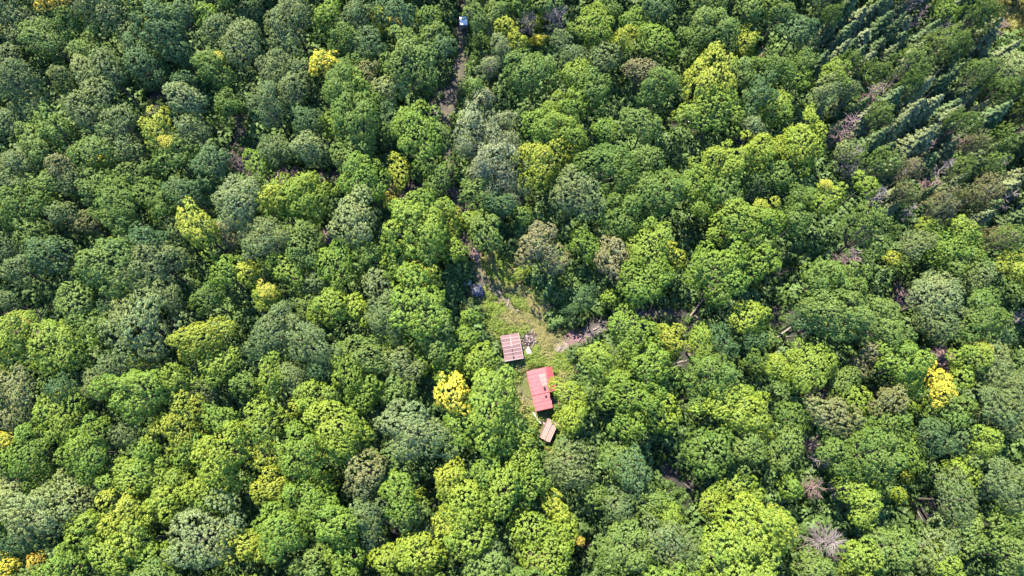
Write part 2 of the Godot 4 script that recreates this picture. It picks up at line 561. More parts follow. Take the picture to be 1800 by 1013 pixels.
func plant(tone: String, px: float, py: float, rpx: float, label := "", mark := "", patch := []) -> Node3D:
	var kind: String = KINDS[tone]
	var needled := kind == "spruce"
	var t: Node3D = stock["needled" if needled else "leafy"].duplicate()
	var p := spot(px, py, 11.0)
	var r := rpx * depth_of(p) / FOCAL * rng.randf_range(0.96, 1.06)
	var high := clampf(6.5 + 2.1 * r, 4.0, 18.0) + rng.randf_range(-1.9, 1.9)
	if rpx < 17:
		high = 2.2 + 1.9 * r
	if tone == "gold" and rpx > 16:
		high += 2.2
	var tall := r * rng.randf_range(0.88, 1.08) + 0.35
	var at := Vector3.ZERO
	var crown: MeshInstance3D = t.get_node("crown")
	var trunk: MeshInstance3D = t.get_node("trunk")
	crown.material_override = mats["%s%d" % [tone, (1 if label.contains("orange maple") else 0) if tone == "gold" else rng.randi() % 2]]
	if needled:
		var c = crowns.spruce[rng.randi() % crowns.spruce.size()]
		r *= 1.25
		high = clampf(4.5 + 2.6 * r, 6.5, 15.0) * rng.randf_range(0.72, 1.22)
		at = spot(px, py, high * 0.5)
		crown.mesh = c.mesh
		var k: float = r / c.radius * rng.randf_range(0.95, 1.35)
		crown.scale = Vector3(k, high / c.height, k)
		trunk.scale = Vector3(0.13, high * 0.97, 0.13)
		t.rotation = Vector3(rng.randfn(0, 0.05), 0, rng.randfn(0, 0.05))
		crown.rotation.y = rng.randf() * TAU
	else:
		var list: Array = crowns.turning if tone == "gold" else crowns.wisp if tone == "silver" else (crowns.ash if r > 3.7 else crowns.ashmid) if kind == "ash" else (crowns.big if r > 4.0 else crowns.mid if r > 2.5 else crowns.small)
		if tone == "silver":
			tall = r * 1.45
		if (tone == "mid" or tone == "olive") and px > 1430 and py < 430:
			list = crowns.wisp
			r *= 0.82
			tall = r * 1.9
			high += 1.5
		elif tone == "dark" and r < 4.0 and rng.randf() < 0.5:
			list = crowns.ashmid
		var c = list[rng.randi() % list.size()]
		var middle := maxf(high - tall, tall * 0.8)
		at = spot(px, py, middle)
		crown.mesh = c.mesh
		var k: float = r / c.radius
		var wide := rng.randf_range(0.84, 1.19)
		crown.scale = Vector3(k * wide, tall / c.radius, k / wide)
		crown.position.y = middle
		crown.rotation.y = rng.randf() * TAU
		var limbs: MeshInstance3D = t.get_node("limbs")
		limbs.mesh = c.limbs
		limbs.transform = crown.transform
		var thick := 0.05 + 0.036 * r
		trunk.scale = Vector3(thick, middle + tall * 0.1, thick)
		if patch:
			# a branch that has turned colour before the rest: [tone, dx, dy, radius] in crown radii
			var b := part("autumn_branch", crowns.turning[rng.randi() % crowns.turning.size()].mesh, mats[patch[0].replace("gold", "turning")], t)
			var pr: float = patch[3] * r
			var flat := Vector2(patch[1], patch[2])
			b.position = Vector3(flat.x * r, middle + tall * sqrt(maxf(0.05, 1.0 - flat.length_squared())) - 0.42 * pr, flat.y * r)
			b.scale = Vector3(pr, pr * 0.62, pr) / 3.0
			b.set_meta("label", "branch turned golden orange before the rest of the crown")
		trunk.rotation.y = rng.randf() * TAU
	t.name = numbered(kind + "_tree")
	add_child(t)
	t.position = Vector3(at.x, ground_y(at.x, at.z), at.z)
	t.set_meta("category", kind)
	t.set_meta("group", {"maple": "maples of the forest canopy", "hardwood": "darker hardwoods of the forest canopy", "ash": "grey-green ashes among the maples", "poplar": "silvery poplars beside the track", "spruce": "spruces on the wet side of the forest"}[kind])
	var size := "broad" if rpx >= 44 else "full" if rpx >= 34 else "medium" if rpx >= 25 else "small" if rpx >= 17 else "tiny"
	planted.append({"node": t, "x": px, "y": py, "r": rpx, "word": size + " " + WORDS[tone], "label": label, "one": kind})
	if mark:
		marks.append([mark, px, py])
	return t


func grove(tone: String, rows: Array) -> void:
	for r in rows:
		plant(tone, r[0], r[1], r[2])


func make_forest() -> void:
	# those that stand out, with names of their own; the others are told by where they stand from these
	marks = [["the red cabin", 953.0, 680.0], ["the striped shed", 899.0, 612.0], ["the bleached dead tree", 1447.0, 952.0], ["the pinkish dead tree", 1485.0, 460.0], ["the purplish dead tree", 1481.0, 232.0], ["the white box", 815.0, 38.0], ["the grassy opening", 1785.0, 25.0], ["the scrap sheets", 1042.0, 768.0], ["the pinkish edge top", 1798.0, 232.0], ["the dark hollow", 1640.0, 285.0], ["the thin reddish top", 1770.0, 420.0], ["the grey edge top", 1600.0, 8.0], ["the rusty dead top", 1525.0, 172.0], ["the reddish dead spruce", 1608.0, 38.0], ["the grey stripped spruce", 1690.0, 322.0]]
	plant("gold", 797, 692, 35, "clear golden yellow maple, the only yellow crown beside the red cabin", "the cabin's golden tree")
	plant("gold", 572, 114, 27, "deep golden maple alone among green crowns, high in the forest beyond the cabin", "the deep golden maple")
	plant("gold", 1638, 668, 25, "upper half of the slanting golden pair next to the reddish bare ground", "the slanting golden pair")
	plant("gold", 1657, 697, 24, "lower half of the slanting golden pair next to the reddish bare ground")
	plant("gold", 93, 2, 27, "orange maple cut by the top edge in the far corner of the forest", "the far orange maple")
	plant("gold", 10, 780, 20, "narrow golden maple at the picture's edge below the olive crown", "the edge golden maple")
	plant("gold", 68, 988, 20, "rusty orange maple in the lower corner beside a yellow one", "the rusty orange maple")
	plant("gold", 12, 990, 26, "yellow maple in the lower corner beside the rusty orange one")
	plant("gold", 690, 356, 17, "little golden crown leaning on the large pale grey-green ash", "the little golden crown")
	plant("gold", 946, 70, 15, "low golden bush below the grey dead trees by the track")
	plant("silver", 838, 228, 44, "largest silvery poplar on the grassy side of the track", "the large silvery poplar")
	plant("silver", 868, 285, 42, "second silvery poplar, lower neighbour of the largest one")
	plant("silver", 845, 305, 26, "third silvery poplar, at the foot of the thicket by the track")
	plant("silver", 885, 215, 22, "slim silvery poplar between the poplar thicket and the large round hardwood")
	plant("pale", 725, 762, 56, "very broad silver-grey ash standing below the golden tree by the cabin", "the silver-grey ash")
	plant("olive", 640, 830, 40, "brown-tinged olive crown touching the silver-grey ash", "the brown olive crown")
	plant("ash", 262, 590, 78, "widest crown of all, dull grey-green, above the bright maples", "the widest grey-green crown")
	plant("pale", 625, 385, 46, "tall pale grey-green ash with a little golden crown at its side", "the tall pale ash")
	plant("bright", 450, 290, 29, "lone pale lime maple standing out of the dark gap", "the lone lime maple")
	plant("lime", 974, 893, 25, "upper part of the lemon yellow maple pair below the cabin", "the lemon yellow pair")
	plant("lime", 992, 930, 32, "lower part of the lemon yellow maple pair with an orange tip", "", ["gold1", 0.75, 0.6, 0.3])
	plant("lime", 470, 522, 30, "yellow maple half turned gold among bright green crowns", "the half gold maple", ["gold0", 0.15, -0.1, 0.62])
	plant("mid", 1520, 410, 50, "large smooth pale-topped round hardwood beside the dead pink tree", "the smooth round hardwood")
	plant("olive", 943, 430, 38, "bronze olive crown at the head of the grassy clearing", "the bronze olive crown")
	plant("mid", 936, 130, 45, "large round deep green hardwood beside the poplar thicket", "the large round hardwood")
	plant("mid", 715, 112, 50, "large deep green hardwood overhanging the shaded bend of the track", "the bend hardwood")
	plant("bright", 738, 235, 52, "broad lime-topped maple below the shaded bend of the track", "the lime-topped maple")
	plant("pale", 360, 935, 62, "huge silvery grey-green ash near the lower edge", "the huge silvery ash")
	plant("bright", 1117, 594, 48, "dense bright maple overhanging the end of the clearing", "the dense bright maple", ["gold0", 1.1, 0.1, 0.3])
	plant("lime", 1245, 140, 56, "great yellow-green maple on the far side of the track", "the great lime maple")
	plant("pale", 415, 358, 44, "smooth grey-green dome just below the dark gap", "the grey-green dome")
	plant("lime", 1412, 250, 46, "brilliant lime maple at the edge of the spruces", "the brilliant lime maple")
	plant("mid", 190, 468, 52, "large blue-green hardwood with two bright shoots", "the blue-green hardwood")
	plant("lime", 395, 795, 50, "yellowest of the broad maples above the huge silvery ash", "the yellowest broad maple")
	plant("ash", 280, 468, 48, "dusky grey ash beside the large blue-green hardwood", "the dusky ash")
	plant("lime", 283, 230, 33, "flat yellow maple in front of a black gap", "the flat yellow maple")
	plant("mid", 378, 128, 32, "green hardwood tipped with one orange branch", "the orange-tipped hardwood", ["gold0", 0.45, -0.55, 0.34])
	plant("lime", 690, 46, 20, "small lime maple with an orange side branch", "", ["gold1", 0.4, 0.1, 0.6])
	plant("bright", 1705, 632, 32, "green maple with a golden branch beside the reddish bare ground", "the gold-branched maple", ["gold0", 0.7, -0.55, 0.42])
	plant("lime", 32, 602, 46, "bright maple flecked with orange at the picture's edge", "the orange-flecked maple", ["gold1", 0.55, -0.55, 0.24])
	plant("mid", 302, 275, 40, "hardwood with a yellow band across its top", "", ["gold0", 0.05, -0.3, 0.36])
	plant("lime", 1450, 348, 32, "maple with a yellow crest beside a grey dead tree", "the yellow-crested maple", ["gold0", -0.3, -0.4, 0.34])
	plant("bright", 510, 352, 36, "lime maple with an orange corner beside the tall pale ash", "", ["gold0", -0.95, -0.45, 0.3])
	make_groves()
	var done := []
	while done.size() < 46:
		var q := Vector2(rng.randf_range(1425, 1795), rng.randf_range(6, 395))
		if q.x - 1425.0 < (q.y - 200.0) * 0.6 or q.distance_to(Vector2(1785, 20)) < 50.0:
			continue
		var near := false
		for e in done:
			near = near or q.distance_to(e) < 20.0
		if not near:
			done.append(q)
			plant("spruce", roundf(q.x), roundf(q.y), rng.randf_range(12.0, 18.0))


func make_groves() -> void:
	grove("ash", [[20, 15, 30], [25, 60, 28], [20, 105, 25], [30, 150, 40], [170, 10, 45], [205, 35, 30], [240, 75, 30], [190, 130, 35], [390, 55, 32], [425, 75, 40], [110, 140, 22], [175, 165, 35], [155, 205, 35], [215, 215, 32], [345, 235, 30], [20, 215, 30], [510, 30, 45], [500, 75, 36], [440, 20, 26], [635, 32, 32], [490, 130, 35], [530, 128, 28], [520, 162, 28], [475, 190, 36], [60, 190, 35]])
	grove("ash", [[985, 75, 22], [1005, 100, 26], [1450, 165, 28], [1485, 160, 22], [1415, 75, 18], [15, 290, 25], [40, 285, 28], [25, 330, 26], [225, 265, 35], [125, 320, 24], [110, 380, 28], [315, 400, 28], [440, 410, 32], [45, 480, 32], [10, 440, 25], [475, 420, 42], [480, 262, 28], [560, 490, 30], [10, 530, 24], [260, 522, 30], [300, 522, 30], [200, 642, 27], [168, 675, 28], [355, 690, 29], [45, 742, 32], [215, 762, 26]])
	grove("ash", [[480, 582, 44], [540, 605, 46], [505, 615, 25], [680, 562, 42], [715, 647, 36], [520, 662, 28], [820, 545, 16], [1085, 622, 24], [650, 902, 35], [660, 950, 30], [1085, 890, 29], [1180, 960, 48], [860, 985, 52], [995, 806, 39], [1012, 842, 28], [1740, 640, 46], [1770, 682, 40], [1750, 722, 50], [1760, 850, 52], [1682, 880, 45], [1640, 962, 42], [1605, 430, 29], [1655, 565, 42], [1720, 490, 32], [1005, 345, 46], [1065, 102, 33], [745, 945, 24]])
	grove("pale", [[50, 40, 30], [150, 120, 26], [330, 180, 32], [672, 165, 32], [543, 262, 29], [880, 85, 20], [815, 155, 15], [1780, 120, 30], [660, 500, 30], [1645, 520, 44], [1640, 500, 30], [20, 862, 36], [62, 905, 50], [130, 880, 46], [1490, 270, 25], [920, 330, 20], [858, 122, 22], [1325, 225, 22]])
	grove("silver", [[850, 172, 22], [872, 252, 28], [888, 318, 24], [862, 345, 22], [830, 185, 19], [900, 350, 18], [822, 262, 22], [895, 255, 22]])
	grove("mid", [[82, 68, 42], [125, 40, 24], [175, 55, 24], [260, 20, 38], [165, 95, 30], [120, 160, 22], [100, 232, 36], [60, 245, 30], [400, 190, 27], [610, 72, 27], [635, 115, 27], [757, 34, 24], [760, 66, 30], [600, 155, 38], [655, 197, 27], [630, 228, 50], [770, 242, 27], [845, 75, 15], [835, 105, 14], [840, 165, 20], [835, 30, 25], [870, 25, 24], [895, 10, 22], [960, 8, 22], [915, 8, 22], [1065, 22, 26], [1040, 165, 37], [1155, 157, 32], [1250, 58, 46], [1220, 75, 28], [1320, 15, 32], [1240, 12, 32]])
	grove("mid", [[1130, 220, 34], [1300, 130, 26], [1285, 180, 22], [1370, 20, 26], [1460, 35, 22], [1360, 125, 30], [1410, 115, 24], [1495, 112, 24], [1540, 130, 26], [1600, 115, 36], [1640, 90, 36], [1680, 85, 30], [1600, 152, 30], [1720, 30, 32], [1710, 130, 30], [1750, 160, 32], [1545, 208, 28], [1690, 215, 28], [80, 275, 30], [155, 270, 32], [190, 300, 30], [240, 312, 32], [80, 325, 30], [175, 332, 30], [50, 367, 42], [200, 360, 42], [260, 340, 32], [290, 365, 28], [60, 412, 32], [215, 392, 32], [620, 277, 42]])
	grove("mid", [[770, 322, 30], [835, 337, 33], [535, 432, 42], [460, 485, 26], [655, 452, 33], [750, 455, 28], [853, 414, 38], [1060, 295, 48], [1135, 285, 32], [1155, 342, 52], [1270, 332, 37], [1090, 392, 47], [920, 380, 18], [1370, 310, 32], [1540, 290, 37], [1410, 350, 29], [1440, 492, 40], [1482, 502, 42], [1400, 390, 27], [1690, 470, 37], [1770, 420, 32], [135, 530, 38], [365, 527, 30], [160, 577, 36], [440, 682, 26], [545, 540, 30], [770, 590, 42], [640, 622, 44], [700, 682, 28], [1165, 670, 27], [1060, 680, 37]])
	grove("mid", [[1250, 662, 42], [1230, 705, 28], [1330, 640, 27], [1455, 557, 52], [1550, 570, 47], [1730, 560, 42], [1485, 672, 29], [1670, 722, 42], [1560, 750, 37], [1395, 732, 32], [85, 850, 32], [175, 955, 32], [550, 990, 37], [720, 905, 32], [1094, 812, 40], [1140, 880, 29], [1050, 870, 22], [1100, 962, 52], [1250, 802, 42], [1230, 775, 28], [1310, 790, 37], [1380, 792, 32], [1530, 800, 47], [1470, 800, 36], [1560, 962, 46], [1430, 1000, 32], [1700, 932, 42], [1780, 982, 37], [1780, 920, 32], [1685, 300, 28], [1760, 245, 30], [1740, 300, 30], [1790, 200, 26]])
	grove("dark", [[320, 25, 30], [290, 62, 42], [260, 110, 37], [310, 87, 27], [330, 102, 25], [320, 150, 25], [640, 82, 34], [700, 27, 37], [782, 88, 20], [545, 217, 30], [1160, 15, 32], [1330, 168, 32], [1400, 52, 34], [370, 287, 37], [330, 342, 32], [255, 432, 37], [95, 452, 36], [200, 532, 27], [1270, 607, 30], [1740, 592, 32], [1110, 832, 37], [40, 948, 36], [680, 222, 34], [480, 272, 26], [880, 360, 26], [1320, 590, 28], [1330, 330, 28], [1410, 560, 28], [1004, 548, 16], [1030, 525, 20], [985, 520, 16], [1690, 770, 34], [1640, 770, 30], [110, 690, 28], [570, 650, 28], [470, 625, 26]])
	grove("bright", [[366, 28, 23], [580, 40, 32], [620, 167, 37], [575, 225, 21], [1040, 47, 40], [1115, 35, 27], [1150, 72, 36], [1015, 132, 30], [1255, 200, 48], [975, 192, 27], [1010, 187, 32], [960, 232, 36], [992, 238, 40], [1065, 232, 22], [1400, 142, 27], [1465, 130, 24], [1660, 20, 27], [1360, 187, 36], [85, 350, 22], [395, 482, 30], [545, 352, 42], [640, 327, 46], [730, 372, 37], [770, 377, 32], [740, 417, 57], [500, 472, 32], [585, 467, 42], [700, 462, 32], [800, 440, 28], [822, 390, 22], [1220, 327, 32], [1225, 362, 30], [1100, 290, 27]])
	grove("bright", [[1030, 432, 30], [1140, 437, 47], [1130, 492, 42], [1300, 402, 47], [1260, 472, 52], [1330, 462, 37], [1520, 325, 22], [1350, 392, 32], [1680, 407, 32], [1672, 440, 40], [105, 612, 52], [255, 642, 27], [385, 642, 40], [240, 692, 52], [310, 672, 33], [120, 732, 47], [395, 742, 32], [590, 542, 37], [733, 540, 62], [822, 560, 19], [808, 602, 32], [700, 602, 22], [745, 642, 28], [480, 662, 34], [560, 697, 32], [610, 657, 32], [640, 692, 37], [790, 642, 33], [842, 643, 32]])
	grove("bright", [[862, 716, 56], [820, 745, 42], [470, 742, 42], [886, 764, 42], [1047, 634, 32], [1145, 642, 38], [1070, 670, 30], [1110, 692, 47], [1106, 748, 36], [1230, 602, 27], [1265, 702, 36], [1420, 642, 42], [1505, 702, 32], [1590, 642, 42], [1600, 692, 32], [1690, 667, 27], [60, 802, 47], [150, 792, 47], [240, 832, 47], [265, 795, 27], [310, 862, 47], [330, 792, 32], [150, 932, 42], [200, 982, 37], [290, 982, 37], [115, 1000, 42], [530, 802, 47], [620, 782, 36]])
	grove("bright", [[540, 882, 52], [500, 932, 47], [600, 922, 47], [610, 985, 42], [700, 872, 40], [860, 830, 36], [880, 862, 42], [830, 942, 42], [920, 802, 32], [930, 852, 37], [1170, 902, 32], [1165, 932, 24], [930, 932, 42], [960, 978, 47], [1290, 862, 29], [1325, 870, 17], [1290, 992, 62], [1605, 800, 27], [1390, 860, 24], [1500, 862, 32], [1520, 892, 37], [1730, 782, 32], [1685, 837, 37], [1510, 990, 37], [1650, 992, 32], [915, 480, 15], [1070, 525, 20]])
	grove("lime", [[262, 47, 20], [665, 30, 19], [890, 55, 20], [907, 75, 20], [948, 40, 14], [1097, 72, 26], [1310, 72, 27], [175, 288, 19], [540, 330, 32], [492, 357, 33], [700, 300, 30], [795, 397, 26], [740, 487, 32], [954, 290, 44], [1265, 290, 42], [1330, 270, 32], [1265, 370, 26], [1340, 372, 27], [1365, 265, 27], [1178, 452, 23], [440, 482, 22], [1625, 402, 17], [1575, 460, 19], [1785, 472, 32], [350, 405, 40]])
	grove("lime", [[365, 602, 42], [320, 752, 47], [630, 547, 27], [520, 715, 22], [590, 747, 52], [1175, 602, 33], [1004, 694, 33], [1160, 722, 42], [1003, 738, 29], [1290, 717, 52], [1315, 560, 33], [1370, 642, 30], [215, 902, 42], [390, 862, 52], [290, 890, 37], [240, 952, 43], [425, 962, 37], [470, 802, 32], [475, 852, 32], [570, 790, 32], [575, 852, 27], [470, 962, 32], [735, 872, 16], [790, 842, 32], [820, 882, 52], [790, 922, 37], [740, 972, 42], [690, 982, 32], [1310, 932, 62], [1255, 882, 28], [1340, 770, 17], [1595, 840, 14], [1575, 868, 16], [1360, 922, 42]])
	grove("olive", [[640, 137, 27], [862, 52, 18], [1125, 127, 30], [115, 297, 27], [155, 392, 27], [395, 412, 26], [1075, 452, 40], [975, 455, 30], [1535, 622, 19], [1510, 642, 18], [1470, 732, 42], [1560, 707, 32], [35, 702, 42], [1650, 372, 36], [1700, 352, 32], [1735, 335, 30], [1740, 422, 27], [945, 992, 30], [1590, 340, 24], [1600, 300, 26], [1715, 255, 28], [30, 850, 20]])
	grove("spruce", [[1440, 30, 17], [1450, 62, 17], [1482, 20, 18], [1502, 38, 18], [1520, 28, 18], [1540, 52, 20], [1512, 75, 17], [1560, 62, 18], [1590, 55, 20], [1575, 78, 18], [1605, 72, 18], [1535, 88, 16], [1555, 100, 17], [1470, 68, 15], [1490, 88, 16], [1730, 66, 20], [1660, 200, 24], [1600, 170, 22], [1590, 207, 24], [1650, 222, 24], [1730, 215, 26], [1620, 195, 20], [1560, 185, 20], [1690, 180, 20], [1565, 235, 22], [1610, 255, 22], [1640, 150, 18], [1770, 190, 20], [1550, 20, 17], [1580, 25, 16], [1470, 100, 15], [1510, 115, 15], [1625, 60, 16], [1700, 165, 18], [1755, 100, 18], [1575, 130, 17], [1700, 235, 20], [1625, 290, 20], [1530, 250, 18], [1560, 300, 18], [1665, 265, 20], [1740, 270, 20], [1785, 255, 20], [1790, 150, 18], [1735, 145, 18], [1660, 120, 17], [1705, 300, 18], [1760, 330, 20], [1790, 320, 18], [1665, 330, 18], [1720, 385, 18], [1640, 40, 16], [1690, 40, 16], [1500, 190, 16], [1520, 220, 17]])


# ---------------------------------------------------------------- dead wood

func bare_tree(height: float, spread: float, twigs: int, n_seed: int) -> Array:
	rng.seed = n_seed
	var st := SurfaceTool.new()
	st.begin(Mesh.PRIMITIVE_TRIANGLES)
	tube(st, [Vector3.ZERO, Vector3(0.05, height * 0.4, 0), Vector3(-0.05, height * 0.75, 0.08), Vector3(0, height, 0)], [0.17, 0.13, 0.08, 0.02], 7)
	var trunk := st.commit()
	st = SurfaceTool.new()
	st.begin(Mesh.PRIMITIVE_TRIANGLES)
	for i in twigs:
		var f := rng.randf_range(0.3, 0.97)
		var a := i * 2.4 + rng.randf_range(-0.4, 0.4)
		var length := spread * (1.15 - f * 0.65) * rng.randf_range(0.7, 1.15)
		var root := Vector3(0, height * f, 0)
		var out := Vector3(cos(a), rng.randf_range(0.25, 0.75), sin(a)).normalized()
		var mid := root + out * length * 0.5
		var tip := root + out * length + Vector3(0, length * rng.randf_range(-0.1, 0.25), 0)
		tube(st, [root, mid, tip], [0.065, 0.045, 0.018], 4)
		for k in 4:
			var from := mid.lerp(tip, k / 4.0)
			var d := (out + any_dir() * 0.75).normalized()
			tube(st, [from, from + d * length * rng.randf_range(0.25, 0.45)], [0.032, 0.012], 3)
	return [trunk, st.commit()]


func dead_tree(px: float, py: float, h: float, spread: float, twigs: int, mat: String, label: String, tip := Vector3.ZERO, called := "dead_tree") -> void:
	var at := spot(px, py, h * 0.6 if tip == Vector3.ZERO else 5.0)
	var t := base(called, Vector3(at.x, ground_y(at.x, at.z), at.z))
	var m := bare_tree(h, spread, twigs, int(px * 7 + py))
	part("trunk", m[0], mats[mat], t)
	part("branches", m[1], mats[mat], t)
	if tip != Vector3.ZERO:
		t.rotation = tip
		t.position.y += 0.5
	tag(t, label, "dead tree", "dead and bare trees")


func make_dead_wood() -> void:
	dead_tree(1447, 952, 11, 3.6, 100, "bleached", "bleached bare dead tree with radiating branches in the lower forest")
	dead_tree(1485, 460, 12, 2.6, 70, "dead_pink", "pinkish bare dead tree above the tall green maple")
	dead_tree(1481, 232, 13, 2.8, 46, "dead_pink", "purplish bare dead tree beside the brilliant lime maple")
	dead_tree(1492, 282, 11, 2.2, 40, "dead_grey", "grey bare tree just below the purplish dead one")
	dead_tree(928, 42, 8, 2.6, 64, "dead_grey", "grey leafless tree closer to the track of the two by the golden bush")
	dead_tree(976, 34, 9, 3.4, 80, "dead_grey", "paler leafless tree beside the tall lime-topped maple")
	dead_tree(1537, 350, 11, 2.4, 50, "dead_grey", "blue-grey bare tree beside the yellow-crested maple")
	dead_tree(1525, 172, 10, 2.0, 60, "dead_pink", "small rusty pink bare tree among the spruces")
	dead_tree(1608, 38, 10, 1.8, 44, "dead_pink", "reddish dead spruce between living dark spruces near the top edge")
	dead_tree(1600, 8, 11, 2.4, 60, "dead_grey", "grey leafless tree cut by the top edge above the spruces")
	dead_tree(1425, 856, 8, 2.6, 44, "dead_pink", "brown bare tree above the bleached dead tree")
	dead_tree(1424, 782, 7, 2.2, 36, "dead_pink", "small brown bare tree below the olive crown in the lower forest")
	dead_tree(1798, 232, 11, 2.6, 46, "dead_pink", "pinkish bare tree cut by the side edge")
	dead_tree(1597, 372, 8, 1.4, 40, "bleached", "little pinkish white dead top beside the dry olive trees")
	dead_tree(1770, 420, 8, 1.8, 40, "dead_pink", "thin reddish bare tree among dry olive crowns")
	dead_tree(1652, 300, 10, 1.6, 44, "dead_grey", "grey dead spruce standing in the dark hollow among the spruces")
	dead_tree(1720, 345, 9, 1.8, 46, "dead_grey", "pale grey leafless top among dry olive crowns near the side edge")
	dead_tree(1625, 265, 9, 1.4, 40, "dead_pink", "thin brown dead spruce leaning over the dark hollow")
	dead_tree(1225, 545, 9, 2.2, 26, "dead_pink", "fallen pale branched tree lying in the dark gap", Vector3(0.1, 0.9, -1.45), "fallen_tree")
	dead_tree(1375, 590, 10, 0.5, 10, "bleached", "straight fallen pale trunk slanting in the black gap", Vector3(0.0, 0.62, -1.40), "fallen_tree")
	dead_tree(1690, 322, 11, 1.6, 30, "dead_grey", "fallen grey spruce with stripped side branches, upper of the fallen ones", Vector3(0.0, 0.65, -1.2), "fallen_tree")
	dead_tree(1635, 395, 10, 1.4, 24, "bleached", "fallen pale trunk among the dry olive trees", Vector3(0.0, 0.6, -1.25), "fallen_tree")
	dead_tree(1780, 385, 9, 0.4, 8, "bleached", "fallen white trunk slanting at the side edge", Vector3(0.0, 0.75, -1.25), "fallen_tree")
	dead_tree(1645, 275, 9, 1.2, 26, "dead_grey", "fallen grey trunk leaning over the spruce hollow", Vector3(0.0, 0.7, -1.1), "fallen_tree")
	dead_tree(1712, 972, 9, 1.6, 40, "dead_pink", "fallen brown leafless top in the lower corner", Vector3(0.1, 0.0, -1.40), "fallen_tree")
	dead_tree(948, 822, 4, 1.8, 26, "dead_grey", "grey fallen top spread fanwise below the lean-to", Vector3(0.25, 0.4, 1.35), "fallen_tree")
	dead_tree(1655, 634, 5, 1.0, 24, "bleached", "short pale fallen top on the reddish bare ground", Vector3(0.1, 0.5, -1.42), "fallen_tree")
	var tops := {"dead_grey": "grey leafless top", "dead_pink": "brownish leafless top", "bleached": "bleached leafless top"}
	for d in [[1500, 300, 8, "dead_grey"], [1590, 300, 9, "dead_grey"], [1685, 255, 9, "dead_pink"], [1745, 295, 9, "dead_grey"], [1765, 350, 8, "dead_grey"], [1700, 400, 8, "bleached"], [1630, 330, 9, "dead_pink"], [1560, 60, 9, "dead_grey"], [1650, 60, 9, "dead_grey"], [1790, 560, 7, "dead_grey"], [1440, 810, 7, "dead_grey"], [1475, 860, 7, "bleached"], [1750, 55, 8, "dead_pink"], [865, 118, 7, "dead_pink"], [1560, 150, 9, "dead_grey"]]:
		dead_tree(d[0], d[1], d[2], 1.3 + 0.1 * d[2], 40, d[3], "bare")
		planted.append({"node": get_child(get_child_count() - 1), "x": d[0], "y": d[1], "r": 16, "word": tops[d[3]], "label": "", "one": "dead"})
	rng.seed = 99


# ---------------------------------------------------------------- buildings

func face_of(a: Array, b: Array) -> float:                # the turn that lays +z along the line from a to b
	var p := spot(a[0], a[1], 2.5)
	var q := spot(b[0], b[1], 2.5)
	return atan2(q.x - p.x, q.z - p.z)


